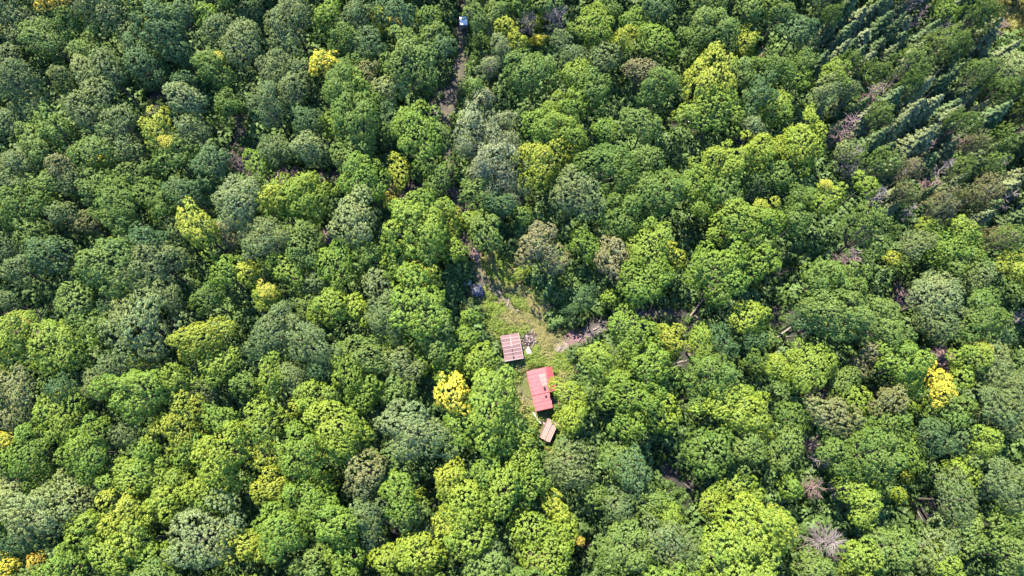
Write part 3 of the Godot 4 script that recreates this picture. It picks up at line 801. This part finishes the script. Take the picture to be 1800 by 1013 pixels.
func make_cabin() -> void:
	var at := spot(953, 672, 2.9)
	var t := base("red_cabin", Vector3(at.x, 0, at.z), face_of([928, 649], [942, 719]))
	tag(t, "small cabin with a bright red, partly paler metal roof in the clearing", "cabin")
	# main room: x -2.1 to 2.1, z -2.4 to 1.9; back room: x -1.6 to 1.3, z 1.9 to 4.5
	var walls := [[Vector3(0.1, 2.2, 4.1), Vector3(-1.9, 1.1, -0.25)], [Vector3(0.1, 2.2, 4.1), Vector3(1.9, 1.1, -0.25)], [Vector3(3.7, 2.2, 0.1), Vector3(0, 1.1, -2.25)], [Vector3(3.7, 2.2, 0.1), Vector3(0, 1.1, 1.75)],
		[Vector3(0.1, 1.9, 2.4), Vector3(-1.87, 0.95, 3.01)], [Vector3(0.1, 1.9, 2.4), Vector3(0.72, 0.95, 3.01)], [Vector3(2.49, 1.9, 0.1), Vector3(-0.575, 0.95, 4.16)]]
	for w in walls:
		block("wall", w[0], mats.plank, t, w[1])
	var door := block("door", Vector3(0.06, 1.9, 0.85), mats.red_trim, t, Vector3(1.985, 0.97, 0.6))
	block("handle", Vector3(0.05, 0.04, 0.12), mats.pale_metal, door, Vector3(0.05, 0, 0.3))
	var win := block("window", Vector3(0.05, 0.8, 0.9), mats.pale_metal, t, Vector3(1.98, 1.3, -1.1))
	block("pane", Vector3(0.03, 0.68, 0.78), mats.glass, win, Vector3(0.02, 0, 0))
	# a long slope to the west and a short one to the east, of sheets laid side by side, each with a rib at its seam
	var ridge := Vector3(0.95, 3.15, 0)
	var west_eave := Vector3(-2.15, 2.25, 0)
	var east_eave := Vector3(2.15, 2.4, 0)
	for side in [west_eave, east_eave]:
		var run := ridge.distance_to(side)
		var tilt := atan2(ridge.y - side.y, absf(ridge.x - side.x))
		for i in 6:
			var z := -2.4 + 4.3 * (i + 0.5) / 6.0
			var mid: Vector3 = (ridge + side) * 0.5
			var s := block("roof_sheet", Vector3(run + 0.04, 0.03, 4.3 / 6.0 - 0.012), mats.red_roof if (i + int(side.x > 0)) % 3 else mats.red_roof_worn, t, Vector3(mid.x, mid.y + rng.randf_range(-0.006, 0.01), z), Vector3(0, 0, tilt if side.x < 0 else -tilt))
			block("rib", Vector3(run, 0.045, 0.05), mats.red_roof_worn, s, Vector3(0, 0.03, 0.33))
	block("ridge_cap", Vector3(0.3, 0.04, 4.4), mats.red_trim, t, ridge + Vector3(0, 0.045, -0.25))
	block("fascia", Vector3(0.05, 0.18, 4.34), mats.red_trim, t, west_eave + Vector3(-0.05, -0.09, -0.25))
	block("fascia", Vector3(0.05, 0.18, 4.34), mats.red_trim, t, east_eave + Vector3(0.05, -0.09, -0.25))
	# paler sheets laid over part of the long slope
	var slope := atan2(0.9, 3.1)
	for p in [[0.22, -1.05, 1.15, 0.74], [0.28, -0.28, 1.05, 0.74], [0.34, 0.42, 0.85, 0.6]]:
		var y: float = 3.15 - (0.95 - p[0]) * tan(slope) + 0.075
		block("paler_sheet", Vector3(p[2], 0.02, p[3]), mats.pale_red_roof, t, Vector3(p[0], y, p[1]), Vector3(0, 0, slope))
	# the back room under one lower slope
	for i in 4:
		var z := 1.93 + 2.65 * (i + 0.5) / 4.0
		var s := block("roof_sheet", Vector3(3.06, 0.03, 2.65 / 4.0 - 0.012), mats.red_roof if i % 2 else mats.red_roof_worn, t, Vector3(-0.62 + rng.randf_range(-0.1, 0.1), 2.60, z), Vector3(0, 0, slope))
		block("rib", Vector3(3.0, 0.045, 0.05), mats.red_roof_worn, s, Vector3(0, 0.03, 0.3))
	block("fascia", Vector3(3.0, 0.16, 0.05), mats.red_trim, t, Vector3(-0.62, 2.50, 4.62), Vector3(0, 0, slope))
	var pipe := CylinderMesh.new()
	pipe.top_radius = 0.13
	pipe.bottom_radius = 0.13
	pipe.height = 0.7
	pipe.radial_segments = 14
	var cap := CylinderMesh.new()
	cap.top_radius = 0.06
	cap.bottom_radius = 0.2
	cap.height = 0.16
	cap.radial_segments = 14
	for p in [[0.15, 3.15, 1.05], [0.15, 2.75, 2.5]]:
		var s := part("stove_pipe", pipe, mats.soot, t, Vector3(p[0], p[1], p[2]))
		part("pipe_cap", cap, mats.soot, s, Vector3(0, 0.42, 0))


func make_striped_shed() -> void:
	var at := spot(899.5, 610, 2.4)
	var t := base("striped_shed", Vector3(at.x, 0, at.z), face_of([879, 589], [888, 637]))
	tag(t, "open shed with a rusty pink roof striped by pale battens", "shed")
	for c in [[-1.45, -2.1], [1.45, -2.1], [-1.45, 2.1], [1.45, 2.1]]:
		block("post", Vector3(0.16, 2.1, 0.16), mats.plank, t, Vector3(c[0], 1.05, c[1]))
	block("wall", Vector3(2.7, 1.9, 0.07), mats.plank, t, Vector3(0, 1.0, 2.08))
	block("wall", Vector3(0.07, 1.9, 4.0), mats.plank, t, Vector3(1.5, 1.0, 0))
	block("wall", Vector3(0.07, 1.9, 4.0), mats.plank, t, Vector3(-1.5, 1.0, 0))
	var tilt := -0.07
	for i in 7:
		var z := -2.3 + 4.6 * (i + 0.5) / 7.0
		for s in [-1, 1]:
			var worn := rng.randf() < 0.4
			var o := block("roof_sheet", Vector3(1.60 + rng.randf_range(-0.02, 0.02), 0.035, 4.6 / 7.0 - 0.02), mats.rust_roof_pale if worn else mats.rust_roof, t, Vector3((0.815 + rng.randf_range(-0.01, 0.09)) * s, 2.32 + rng.randf_range(-0.01, 0.012) + tilt * 0.805 * s, z), Vector3(0, 0, tilt))
			o.rotation.y = rng.randf_range(-0.02, 0.02)
		block("batten", Vector3(3.26, 0.05, 0.09), mats.batten, t, Vector3(rng.randf_range(-0.08, 0.08), 2.365, z + 0.32), Vector3(0, rng.randf_range(-0.03, 0.03), tilt))
	block("batten", Vector3(0.13, 0.05, 2.2), mats.batten, t, Vector3(0.05, 2.425, -1.1), Vector3(0, 0, tilt))
	block("edge_board", Vector3(0.07, 0.14, 4.62), mats.batten, t, Vector3(1.65, 2.2, 0))
	block("edge_board", Vector3(3.28, 0.14, 0.07), mats.batten, t, Vector3(0, 2.28, 2.34), Vector3(0, 0, tilt))


func make_lean_to() -> void:
	var at := spot(964.5, 757, 2.1)
	var t := base("lean_to_shed", Vector3(at.x, 0, at.z), face_of([975, 744], [962, 774]))
	tag(t, "little lean-to with a tan rusty ribbed roof, half hidden below the cabin", "shed")
	for c in [[-0.8, -1.5], [0.8, -1.5], [-0.8, 1.5], [0.8, 1.5]]:
		block("post", Vector3(0.12, 1.7, 0.12), mats.plank, t, Vector3(c[0], 0.85, c[1]))
	block("wall", Vector3(1.5, 1.5, 0.06), mats.plank, t, Vector3(0, 0.8, 1.5))
	block("wall", Vector3(0.06, 1.5, 2.9), mats.plank, t, Vector3(0.82, 0.8, 0))
	for i in 6:
		var x := -0.98 + 1.96 * (i + 0.5) / 6.0
		var o := block("roof_sheet", Vector3(0.31, 0.03, 3.5), mats.tan_roof if i % 3 else mats.rust_roof_pale, t, Vector3(x, 1.95 + rng.randf_range(-0.01, 0.02), rng.randf_range(-0.08, 0.08)), Vector3(0.10, rng.randf_range(-0.01, 0.01), 0))
		block("rib", Vector3(0.10, 0.05, 3.45), mats.batten, o, Vector3(0.12, 0.035, 0))
	var p := spot(950, 731, 0.6)
	var pile := base("board_pile", Vector3(p.x, 0.0, p.z), 0.9)
	tag(pile, "pale loose boards piled between the red cabin and the lean-to", "board pile")
	for i in 7:
		block("board", Vector3(0.24, 0.05, rng.randf_range(1.6, 2.6)), mats.batten if i % 2 else mats.pale_metal, pile, Vector3(rng.randf_range(-0.7, 0.7), 0.1 + 0.07 * i, rng.randf_range(-0.3, 0.3)), Vector3(rng.randf_range(-0.05, 0.05), rng.randf_range(-0.5, 0.5), rng.randf_range(-0.1, 0.1)))


func rough_lump(size: Vector3, n_seed: int, steps := 12) -> ArrayMesh:
	var f := FastNoiseLite.new()
	f.seed = n_seed
	f.frequency = 0.55
	var st := SurfaceTool.new()
	st.begin(Mesh.PRIMITIVE_TRIANGLES)
	st.set_smooth_group(0)
	var at := func(i: int, j: int) -> Vector3:
		var a := TAU * i / steps
		var e := PI * j / (steps / 2) - PI / 2
		var d := Vector3(cos(e) * cos(a), sin(e), cos(e) * sin(a))
		var boxy := d / maxf(absf(d.x), maxf(absf(d.y), absf(d.z)))
		return d.lerp(boxy, 0.45) * size * 0.5 * (1.0 + 0.35 * f.get_noise_3dv(d * 2.0 + Vector3.ONE * n_seed))
	for i in steps:
		for j in steps / 2:
			for q in [[0, 0], [1, 1], [1, 0], [0, 0], [0, 1], [1, 1]]:
				st.add_vertex(at.call((i + q[0]) % steps, j + q[1]))
	st.index()
	st.generate_normals()
	return st.commit()


func make_clearing_things() -> void:
	var p := spot(839, 511, 0.8)
	var t := base("covered_stack", Vector3(p.x, 0, p.z), 0.15)
	tag(t, "grey-blue covered stack in deep shade beside the clearing's weedy edge", "covered stack")
	part("cover", rough_lump(Vector3(2.3, 1.7, 2.6), 3, 16), mats.tarp, t, Vector3(0, 0.75, 0))
	for i in 3:
		block("runner", Vector3(2.0, 0.12, 0.14), mats.plank, t, Vector3(0, 0.06, -0.8 + 0.8 * i))
	p = spot(822, 497, 0.4)
	tag(part(numbered("boulder"), rough_lump(Vector3(1.6, 1.2, 1.3), 8), mats.rock, self, Vector3(p.x, 0.35, p.z)), "grey boulder in shade beside the covered stack", "boulder")
	# pale sheets of scrap under the trees
	p = spot(1042, 768, 0.4)
	t = base("scrap_sheets", Vector3(p.x, 0, p.z), -0.1)
	tag(t, "pale grey metal sheets lying in a slot between the trees below the cabin", "scrap metal")
	for s in [[0.0, -1.1, 1.0, 0.9, 0], [0.1, -0.2, 0.9, 0.8, 1], [-0.1, 0.7, 1.1, 0.95, 0], [0.15, 1.5, 0.85, 0.8, 0], [-0.45, 0.3, 0.5, 1.4, 1]]:
		block("sheet", Vector3(s[2], 0.04, s[3]), mats.dull_metal if s[4] else mats.pale_metal, t, Vector3(s[0], 0.5 + rng.randf_range(0.0, 0.3), s[1]), Vector3(rng.randf_range(-0.2, 0.2), rng.randf_range(-0.3, 0.3), rng.randf_range(-0.2, 0.2)))
	block("crate", Vector3(0.9, 0.5, 2.6), mats.dull_metal, t, Vector3(0, 0.25, 0.1))
	# the heap of scrap beside the striped shed: countless bits, one object
	var heap := Node3D.new()
	heap.name = "scrap_heap"
	add_child(heap)
	tag(heap, "scattered white and dark scrap beside the striped shed", "scrap heap")
	heap.set_meta("kind", "stuff")
	var st := SurfaceTool.new()
	var bit := BoxMesh.new()
	for tone in ["pale", "dark", "rusty"]:
		st = SurfaceTool.new()
		st.begin(Mesh.PRIMITIVE_TRIANGLES)
		for i in {"pale": 85, "dark": 95, "rusty": 40}[tone]:
			var q := spot(931 + rng.randfn(0, 7.0), 598 + rng.randfn(0, 11.0), 0.2)
			var b := Basis.from_euler(Vector3(rng.randf() * 0.8, rng.randf() * TAU, rng.randf() * 0.8)).scaled_local(Vector3(rng.randf_range(0.08, 0.42), rng.randf_range(0.03, 0.14), rng.randf_range(0.06, 0.32)))
			st.append_from(bit, 0, Transform3D(b, Vector3(q.x, rng.randf_range(0.08, 0.4), q.z)))
		part(tone + "_scrap", st.commit(), mats.batten if tone == "pale" else mats.soot if tone == "dark" else mats.rust_roof, heap)
	p = spot(929, 618, 0.4)
	t = base("white_chest", Vector3(p.x, 0, p.z), 0.4)
	tag(t, "discarded white chest lying at the lower end of the scrap heap", "chest")
	block("body", Vector3(0.75, 0.6, 1.05), mats.pale_metal, t, Vector3(0, 0.3, 0))
	block("lid", Vector3(0.8, 0.08, 1.1), mats.batten, t, Vector3(0, 0.645, 0))
	# a white box trailer stands on the track near the top edge
	p = spot(815, 38, 1.6)
	t = base("box_trailer", Vector3(p.x, 0, p.z), 0.05)
	tag(t, "small white box on wheels standing on the shaded track", "trailer")
	block("body", Vector3(1.5, 1.3, 1.9), mats.pale_metal, t, Vector3(0, 1.15, 0))
	block("roof", Vector3(1.6, 0.06, 2.0), plain("white_roof", Color(0.82, 0.72, 0.66), 0.5), t, Vector3(0, 1.84, 0))
	block("drawbar", Vector3(0.08, 0.08, 1.0), mats.soot, t, Vector3(0, 0.5, 1.45))
	var w := CylinderMesh.new()
	w.top_radius = 0.3
	w.bottom_radius = 0.3
	w.height = 0.18
	for s in [-1, 1]:
		part("wheel", w, mats.soot, t, Vector3(0.85 * s, 0.3, 0), Vector3(0, 0, PI / 2))
	p = spot(783, 144, 0.3)
	t = base("sign_board", Vector3(p.x, 0, p.z), 0.3)
	tag(t, "small white and red board at the shaded bend of the track", "board")
	block("post", Vector3(0.08, 1.0, 0.08), mats.plank, t, Vector3(0, 0.5, 0))
	block("panel", Vector3(0.6, 0.45, 0.04), mats.pale_metal, t, Vector3(0, 1.1, 0.06), Vector3(-0.5, 0, 0))
	block("panel", Vector3(0.5, 0.25, 0.04), mats.red_roof, t, Vector3(0, 1.45, -0.08), Vector3(-0.5, 0, 0))
	# logs beside the end of the track
	for k in [[1012, 583, 0.4], [1020, 596, 0.9], [996, 588, -0.5]]:
		p = spot(k[0], k[1], 0.2)
		st = SurfaceTool.new()
		st.begin(Mesh.PRIMITIVE_TRIANGLES)
		tube(st, [Vector3(-0.7, 0, 0), Vector3(0, 0.03, 0.04), Vector3(0.8, 0, 0)], [0.12, 0.11, 0.08], 8)
		tag(part(numbered("log"), st.commit(), mats.dead_pink, self, Vector3(p.x, 0.12, p.z), Vector3(0, k[2], 0)), {0.4: "pale log lying in the reddish brush at the track's end", 0.9: "lower pale log lying beside the track's end", -0.5: "short pale log lying next to the sandy patch"}[k[2]], "log", "logs at the track's end")


# ---------------------------------------------------------------- low growth

func tuft_mesh(blades: int, tall: float, wide: float, spread: float) -> ArrayMesh:
	var l := Leaves.new()
	for i in blades:
		var a := rng.randf() * TAU
		var out := Vector3(cos(a), 0, sin(a))
		var up := (Vector3.UP + out * rng.randf_range(0.2, 0.9)).normalized()
		var h := tall * rng.randf_range(0.6, 1.2)
		var w := rng.randf_range(0.75, 1.25)
		var face := (Vector3.UP - up * up.y).normalized()
		l.add(out * rng.randf() * spread + up * h * 0.5, face, up, h, wide, (Vector3.UP + face * 0.6).normalized(), Color(w, w, w))
	return mesh_of(l.pos, l.nor, l.col, l.idx)


func stick_mesh() -> ArrayMesh:
	var st := SurfaceTool.new()
	st.begin(Mesh.PRIMITIVE_TRIANGLES)
	st.set_color(Color.WHITE)
	tube(st, [Vector3(0, 0, -0.5), Vector3(0.8, 0.4, 0.05), Vector3(0, 0, 0.5)], [0.8, 0.65, 0.25], 5)
	tube(st, [Vector3(0.6, 0.3, 0.0), Vector3(3.2, 1.0, 0.35)], [0.45, 0.15], 4)
	return st.commit()


func bush_mesh(leaves: int, r: float) -> ArrayMesh:
	var l := Leaves.new()
	for i in leaves:
		var d := any_dir()
		d.y = absf(d.y)
		var p := d * r * rng.randf_range(0.6, 1.05) * (0.85 + 0.3 * sin(7.0 * d.x + 5.0 * d.z)) + Vector3(0, 0.1, 0)
		var w := rng.randf_range(0.7, 1.3)
		var f := (d + any_dir() * 0.6 + Vector3(0, 0.4, 0)).normalized()
		l.add(p, f, any_dir(), 0.24, 0.16, (f + d).normalized(), Color(w, w, w * 0.9))
	return mesh_of(l.pos, l.nor, l.col, l.idx)


func scatter(called: String, label: String, category: String, m: Mesh, mat: Material, places: Array, colours: Array) -> void:
	var mm := MultiMesh.new()
	mm.transform_format = MultiMesh.TRANSFORM_3D
	mm.use_colors = true
	mm.mesh = m
	mm.instance_count = places.size()
	for i in places.size():
		mm.set_instance_transform(i, places[i])
		mm.set_instance_color(i, colours[i])
	var o := MultiMeshInstance3D.new()
	o.name = called
	o.multimesh = mm
	o.material_override = mat
	o.set_meta("kind", "stuff")
	o.set_meta("label", label)
	o.set_meta("category", category)
	add_child(o)


func lay(x: float, z: float, s: float) -> Transform3D:
	return Transform3D(Basis.from_euler(Vector3(rng.randf_range(-0.12, 0.12), rng.randf() * TAU, rng.randf_range(-0.12, 0.12))).scaled(Vector3(s, s * rng.randf_range(0.8, 1.2), s)), Vector3(x, ground_y(x, z), z))


func make_low_growth() -> void:
	rng.seed = 4242
	var roofs := [[Vector2(950, 680), 38.0], [Vector2(899, 611), 26.0], [Vector2(964, 757), 20.0], [Vector2(930, 598), 15.0]]
	# understory of saplings and ferns under the trees
	var places := []
	var tints := []
	for i in 26000:
		var x := rng.randf_range(-112, 112)
		var z := rng.randf_range(-106, 20)
		var p := Vector2(x, z)
		if in_spots(p, clearing) > 0.3 or near_line(p, track) < 2.0 or near_line(p, west) < 3.6 * sqrt(rng.randf()) or in_spots(p, bare) > 0.3:
			continue
		var s := 0.6 + 3.0 * pow(rng.randf(), 1.6)
		if in_spots(p, gaps) > 0.2:
			if rng.randf() < 0.12:
				continue
			s = rng.randf_range(0.35, 1.15)
		places.append(lay(x, z, s))
		var w := rng.randf_range(0.7, 1.2)
		tints.append(Color(0.068 * w, 0.115 * w, 0.03 * w))
	scatter("undergrowth", "low leafy undergrowth and saplings under the trees", "undergrowth", bush_mesh(170, 0.85), mats.brush, places, tints)
	places = []
	tints = []
	for i in 5000:
		var x := rng.randf_range(-112, 112)
		var z := rng.randf_range(-106, 20)
		var w := rng.randf_range(0.5, 1.3)
		var k := rng.randf_range(0.5, 1.6)
		places.append(Transform3D(Basis.from_euler(Vector3(rng.randf_range(-0.2, 0.2), rng.randf() * TAU, rng.randf_range(-0.2, 0.2))).scaled_local(Vector3(0.07 * k, 0.06 * k, 1.6 * k)), Vector3(x, ground_y(x, z) + 0.08, z)))
		tints.append(Color(0.15 * w, 0.125 * w, 0.11 * w))
	scatter("twigs", "fallen twigs and branches on the forest floor", "twigs", stick_mesh(), mats.brush, places, tints)
	# weeds of the clearing and along the track's sunny side
	places = []
	tints = []
	for i in 5200:
		var c = clearing[rng.randi() % clearing.size()]
		var a := rng.randf() * TAU
		var p: Vector2 = c[0] + Vector2(cos(a), sin(a)) * c[1] * sqrt(rng.randf())
		if near_line(p, track) < 0.5 + 0.9 * rng.randf() or near_line(p, straw) < 1.1 * rng.randf() + 0.4:
			continue
		var q := plan(Vector3(p.x, 0.5, p.y))
		var hit := false
		for f in roofs:
			hit = hit or q.distance_to(f[0]) < f[1]
		if hit or in_spots(p, bare) > 0.5:
			continue
		places.append(lay(p.x, p.y, rng.randf_range(0.25, 0.95)))
		var w := rng.randf_range(0.7, 1.25)
		var n := blotch.get_noise_2d(p.x * 2.0, p.y * 2.0)
		tints.append(Color(0.125 * w, 0.175 * w, 0.028 * w).lerp(Color(0.20 * w, 0.185 * w, 0.07 * w), clampf(0.25 + n * 2.4, 0, 1)))
	for i in 2600:
		var k := rng.randf()
		var q := Vector2(lerpf(838, 902, rng.randf()), lerpf(70, 370, k))
		var w3 := spot(q.x, q.y)
		var p := Vector2(w3.x, w3.z)
		if near_line(p, track) < 1.6:
			continue
		places.append(lay(p.x, p.y, rng.randf_range(0.4, 1.5)))
		var w := rng.randf_range(0.7, 1.2)
		tints.append(Color(0.10 * w, 0.145 * w, 0.045 * w).lerp(Color(0.19 * w, 0.17 * w, 0.09 * w), rng.randf() * rng.randf()))
	scatter("weeds", "sunlit weeds and brambles of the clearing and beside the track", "weeds", bush_mesh(120, 0.8), mats.brush, places, tints)
	# straw-coloured grass
	places = []
	tints = []
	for i in 5200:
		var f := rng.randf()
		var k := f * (straw.size() - 1)
		var a := straw[int(k)].lerp(straw[mini(int(k) + 1, straw.size() - 1)], k - int(k))
		var p := a + Vector2(rng.randfn(0, 0.95), rng.randfn(0, 0.95))
		places.append(lay(p.x, p.y, rng.randf_range(0.6, 1.2)))
		var w := rng.randf_range(0.7, 1.2)
		tints.append(Color(0.34 * w, 0.285 * w, 0.145 * w).lerp(Color(0.15 * w, 0.18 * w, 0.045 * w), 0.9 * rng.randf()))
	for i in 5200:
		var c = bare[13]
		var a := rng.randf() * TAU
		var p: Vector2 = c[0] + Vector2(cos(a), sin(a)) * c[1] * 1.25 * sqrt(rng.randf())
		places.append(lay(p.x, p.y, rng.randf_range(0.8, 1.6)))
		var w := rng.randf_range(0.7, 1.2)
		tints.append(Color(0.27 * w, 0.24 * w, 0.07 * w).lerp(Color(0.14 * w, 0.17 * w, 0.05 * w), rng.randf()))
	scatter("dry_grass", "tall straw coloured grass along the track's end and in the corner opening", "grass", tuft_mesh(16, 0.6, 0.06, 0.25), mats.grass, places, tints)


func make_margin() -> void:
	# the forest goes on past the frame: one mass
	rng.seed = 777
	var holder := Node3D.new()
	holder.name = "surrounding_forest"
	add_child(holder)
	holder.set_meta("kind", "stuff")
	holder.set_meta("label", "closed forest going on past every edge of the view")
	var kinds := [["big", 0, "bright0"], ["big", 3, "mid1"], ["ash", 1, "ash0"], ["big", 5, "mid0"]]
	var lists := [[], [], [], []]
	var x := -150.0
	while x < 150.0:
		var z := -145.0
		while z < 40.0:
			var p := Vector3(x + rng.randf_range(-2.2, 2.2), rng.randf_range(9.0, 12.5), z + rng.randf_range(-2.2, 2.2))
			var q := plan(p)
			var out := maxf(maxf(-q.x, q.x - 1800.0), maxf(-q.y, q.y - 1013.0))
			if out > 26.0 and out < 420.0:
				lists[rng.randi() % 4].append(Transform3D(Basis.from_euler(Vector3(0, rng.randf() * TAU, 0)).scaled(Vector3.ONE * rng.randf_range(0.75, 1.05)), p))
			z += 7.0
		x += 7.0
	for i in 4:
		var mm := MultiMesh.new()
		mm.transform_format = MultiMesh.TRANSFORM_3D
		mm.mesh = crowns[kinds[i][0]][kinds[i][1]].mesh
		mm.instance_count = lists[i].size()
		for k in lists[i].size():
			mm.set_instance_transform(k, lists[i][k])
		var o := MultiMeshInstance3D.new()
		o.name = "crowns"
		o.multimesh = mm
		o.material_override = mats[kinds[i][2]]
		o.set_meta("kind", "stuff")
		holder.add_child(o, true)


# ---------------------------------------------------------------- labels

func name_the_trees() -> void:
	var hours := ["twelve", "one", "two", "three", "four", "five", "six", "seven", "eight", "nine", "ten", "eleven"]
	var ranks := ["first", "second", "third", "fourth", "fifth", "sixth", "seventh", "eighth", "ninth", "tenth", "eleventh", "twelfth", "thirteenth", "fourteenth", "fifteenth", "sixteenth"]
	var rows := {}
	for t in planted:
		if t.label:
			t.node.set_meta("label", t.label)
			continue
		var best := 1e9
		var mark = marks[0]
		for m in marks:
			var d: float = Vector2(t.x - m[1], t.y - m[2]).length()
			if d < best and d > 6.0:
				best = d
				mark = m
		var a := atan2(t.x - mark[1], mark[2] - t.y)
		var hour := posmod(roundi(a / TAU * 12.0), 12)
		var key: String = mark[0] + "|" + hours[hour]
		if not rows.has(key):
			rows[key] = []
		rows[key].append([best, t])
	for key in rows:
		rows[key].sort_custom(func(a, b): return a[0] < b[0])
		for i in rows[key].size():
			var t = rows[key][i][1]
			var bits: PackedStringArray = key.split("|")
			t.node.set_meta("label", "%s, %s out from %s towards %s o'clock" % [t.word, ranks[mini(i, 15)], bits[0], bits[1]])
	var sums := {}
	for t in planted:
		sums[t.one] = sums.get(t.one, 0) + 1
	print("trees ", sums)
